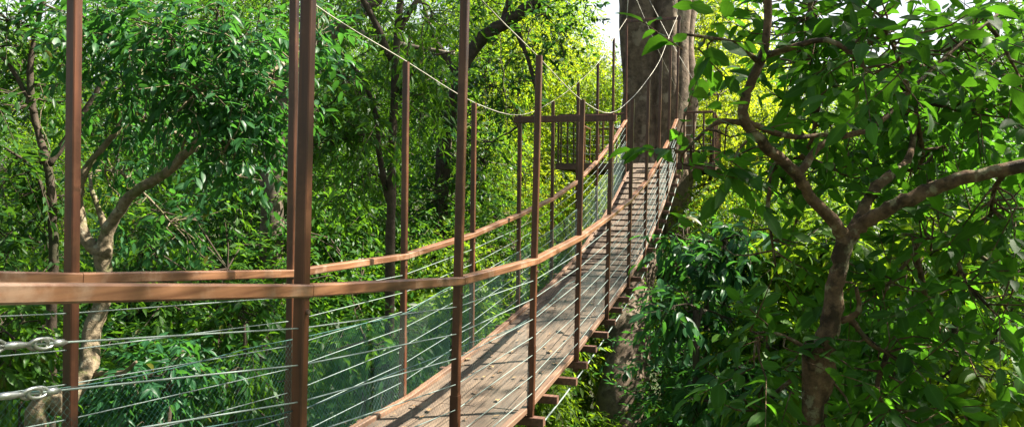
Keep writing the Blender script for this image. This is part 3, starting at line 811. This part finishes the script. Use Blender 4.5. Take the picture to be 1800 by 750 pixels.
rf = random.Random(4)
G1 = 'crowded trees of the forest behind the walkway'
TONE = {'mid':'mid green','cool':'bluish green','deep':'dark green','lime':'light green','yellow':'sunlit-toned yellow green'}
def forest_label(px, Y, lmn, low):
    place = ('behind the left hand posts' if px < 480 else 'behind the middle posts of the walkway' if px < 900
             else 'behind the lookout platform' if px < 1180 else 'right of the giant trunk' if px < 1420 else 'behind the forked brown tree')
    depth = 'near' if Y < 15 else 'middle distance' if Y < 24 else 'far'
    if low: return '%s %s understorey tree low down %s' % (depth, TONE[lmn], place)
    return '%s %s forest tree %s' % (depth, TONE[lmn], place)
# rows of trees: (Y, list of (px, skyline y, leaf material)); lime and yellow colour in sunlit patches
rows = [
 (13.0, [(-60,330,'mid'),(70,470,'mid'),(230,420,'cool'),(370,400,'mid'),(500,380,'mid'),(620,430,'mid')]),
 (16.0, [(-30,250,'mid'),(150,300,'lime'),(300,290,'mid'),(440,260,'deep'),(580,300,'deep'),(700,330,'mid'),(800,420,'lime'),(900,470,'mid'),(1290,330,'mid'),(1400,300,'lime'),(1540,270,'mid'),(1680,240,'mid'),(1820,200,'cool')]),
 (21.0, [(-80,120,'mid'),(60,230,'lime'),(220,140,'mid'),(360,60,'deep'),(520,60,'cool'),(650,130,'mid'),(760,60,'mid'),(880,230,'lime'),(990,300,'yellow'),(1080,330,'yellow'),(1270,120,'yellow'),(1350,170,'yellow'),(1480,220,'lime'),(1620,180,'mid'),(1780,140,'mid')]),
 (27.0, [(-40,-20,'mid'),(60,60,'lime'),(150,20,'mid'),(260,20,'mid'),(400,-80,'mid'),(560,-60,'mid'),(720,40,'mid'),(830,-60,'lime'),(930,20,'yellow'),(1010,110,'yellow'),(1070,130,'lime'),(1130,260,'yellow'),(1240,0,'yellow'),(1330,110,'yellow'),(1440,190,'lime'),(1540,130,'lime'),(1640,100,'mid'),(1720,60,'mid'),(1860,0,'mid')]),
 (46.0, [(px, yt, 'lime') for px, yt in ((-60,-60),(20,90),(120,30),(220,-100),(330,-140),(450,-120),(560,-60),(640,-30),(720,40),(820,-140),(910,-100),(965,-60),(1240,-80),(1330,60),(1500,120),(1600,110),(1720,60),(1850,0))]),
 (36.0, [(-60,80,'mid'),(60,190,'cool'),(200,-40,'mid'),(340,-120,'mid'),(480,-60,'mid'),(600,0,'mid'),(690,80,'mid'),(800,-100,'lime'),(900,-80,'lime'),(960,-10,'lime'),(1000,60,'yellow'),(1075,90,'yellow'),(1150,100,'lime'),(1260,-80,'yellow'),(1340,100,'lime'),(1440,150,'lime'),(1560,110,'lime'),(1680,130,'cool'),(1800,60,'mid')]),
]
for Y, row in rows:
    for (px, yt, lmn) in row:
        YY = Y + rf.uniform(-1.3, 1.3)
        kind = 'mid' if Y < 14 else 'tall'
        plant_px(kind, rf.randrange(3), px+rf.uniform(-15,15), yt, YY, lmn, 'forest_tree', forest_label(px, Y, lmn, False), 'group of '+forest_label(px, Y, lmn, False), rf.uniform(0,6.28))
# understorey below eye level, lime where sun patches are coloured in
G2 = 'small trees of the understorey below the walkway'
L2 = 'small leafy understorey tree below the level of the walkway boards'
und = [(11,[(150,620,'cool'),(330,560,'mid'),(500,560,'mid'),(640,560,'mid'),(1340,580,'cool'),(1440,540,'mid'),(1580,520,'mid'),(1720,500,'lime')]),
       (14,[(60,600,'mid'),(240,520,'mid'),(420,500,'lime'),(580,490,'mid'),(730,510,'lime'),(820,560,'mid'),(905,600,'lime'),(1290,480,'cool'),(1400,430,'mid'),(1500,410,'lime'),(1650,400,'mid'),(1790,380,'mid')]),
       (18,[(-20,500,'mid'),(130,480,'mid'),(300,450,'mid'),(470,450,'lime'),(630,460,'mid'),(760,470,'lime'),(860,430,'lime'),(970,470,'lime'),(1200,440,'mid'),(1300,420,'mid'),(1450,400,'mid'),(1600,380,'lime'),(1760,360,'mid')])]
for Y, row in und:
    for (px, yt, lmn) in row:
        plant_px('mid', rf.randrange(3), px+rf.uniform(-15,15), yt, Y+rf.uniform(-1,1), lmn, 'understorey_tree', forest_label(px, Y, lmn, True), 'group of '+forest_label(px, Y, lmn, True), rf.uniform(0,6.28))
# trees added out of view on the right to throw dappled shade
G3 = 'tall trees added just outside the right of the view for shade'
for (x, y, v, s, w_) in ((9.6,5.2,0,1.5,.95),(10.0,-3.0,1,1.3,1.2),(11.8,12.9,2,1.7,.9),(15,8.5,1,1.6,.8)):
    plant('tall', v, x, y, 'forest_tree', 'tall tree added beyond the right edge of the view to shade the walkway', 'mid', G3, s, rf.uniform(0,6.28), sxy=w_)
for (x, y, v, s) in ((-7,-5.5,0,1.3),(-12,1.0,1,1.3),(-1.0,-9,2,1.35),(5.5,-8,0,1.35),(-14.5,7.5,2,1.3)):  # unseen trees added round the viewer to cut light from the sky
    plant('tall', v, x, y, 'forest_tree', 'unseen tall tree added behind or left of the viewer to block sky light', 'mid', 'unseen tall trees added round the viewer to block sky light', s, rf.uniform(0,6.28))

# ------------------------------------------------------------------ camera, light, world
cam_d = bpy.data.cameras.new('camera'); cam = bpy.data.objects.new('camera', cam_d); COL.objects.link(cam)
cam_d.sensor_fit = 'HORIZONTAL'; cam_d.sensor_width = 36.0; cam_d.lens = F/1800*36
cam_d.shift_y = -(375-HZ)/1800.0
cam_d.clip_start = 0.05; cam_d.clip_end = 3000
cam.location = (0, 0, ZC)
cam.rotation_euler = (Matrix.Rotation(math.radians(90), 3, 'X') @ Matrix.Rotation(ROLL, 3, 'Z')).to_euler()
sc.camera = cam

AZ, EL = math.radians(78), math.radians(50)
sd = Vector((math.sin(AZ)*math.cos(EL), math.cos(AZ)*math.cos(EL), math.sin(EL)))
sun_d = bpy.data.lights.new('sun', 'SUN'); sun = bpy.data.objects.new('sun', sun_d); COL.objects.link(sun)
sun_d.energy = 5.0; sun_d.angle = math.radians(0.5); sun_d.color = (1.0, 0.93, 0.80)
sun.location = (20, 10, 40); sun.rotation_euler = (-sd).to_track_quat('-Z', 'Y').to_euler()

w = bpy.data.worlds.new('World'); sc.world = w; w.use_nodes = True
nt = w.node_tree; bg = nt.nodes['Background']
sky = nt.nodes.new('ShaderNodeTexSky'); sky.sky_type = 'NISHITA'; sky.sun_disc = False
sky.sun_elevation = EL; sky.sun_rotation = AZ; sky.air_density = 1.2; sky.dust_density = 3.0
geo = nt.nodes.new('ShaderNodeTexCoord'); sep = nt.nodes.new('ShaderNodeSeparateXYZ'); nt.links.new(geo.outputs['Generated'], sep.inputs[0])
cn = nt.nodes.new('ShaderNodeTexNoise'); cn.inputs['Scale'].default_value = 3.0; cn.inputs['Detail'].default_value = 6
nt.links.new(geo.outputs['Generated'], cn.inputs['Vector'])
ad = nt.nodes.new('ShaderNodeMath'); ad.operation = 'MULTIPLY_ADD'; ad.inputs[1].default_value = -0.45
nt.links.new(cn.outputs['Fac'], ad.inputs[0]); nt.links.new(sep.outputs['Z'], ad.inputs[2])
hz = nt.nodes.new('ShaderNodeMapRange'); hz.inputs[1].default_value = -0.10; hz.inputs[2].default_value = 0.32
hz.inputs[3].default_value = 0.85; hz.inputs[4].default_value = 0.0
nt.links.new(ad.outputs[0], hz.inputs[0])
cm = nt.nodes.new('ShaderNodeMix'); cm.data_type = 'RGBA'; cm.inputs[7].default_value = (6.2, 6.4, 6.6, 1)   # white haze added low in the sky so the gaps turn white
nt.links.new(hz.outputs[0], cm.inputs[0]); nt.links.new(sky.outputs[0], cm.inputs[6])
nt.links.new(cm.outputs[2], bg.inputs[0]); bg.inputs[1].default_value = 0.05

sc.view_settings.view_transform = 'Standard'
try: sc.view_settings.look = 'None'
except Exception: pass
sc.view_settings.exposure = 2.25; sc.view_settings.gamma = 1.0; sc.view_settings.use_curve_mapping = False
sc.render.engine = 'CYCLES'
sc.cycles.max_bounces = 8; sc.cycles.diffuse_bounces = 2; sc.cycles.transmission_bounces = 6; sc.cycles.glossy_bounces = 3
sc.cycles.sample_clamp_indirect = 6.0
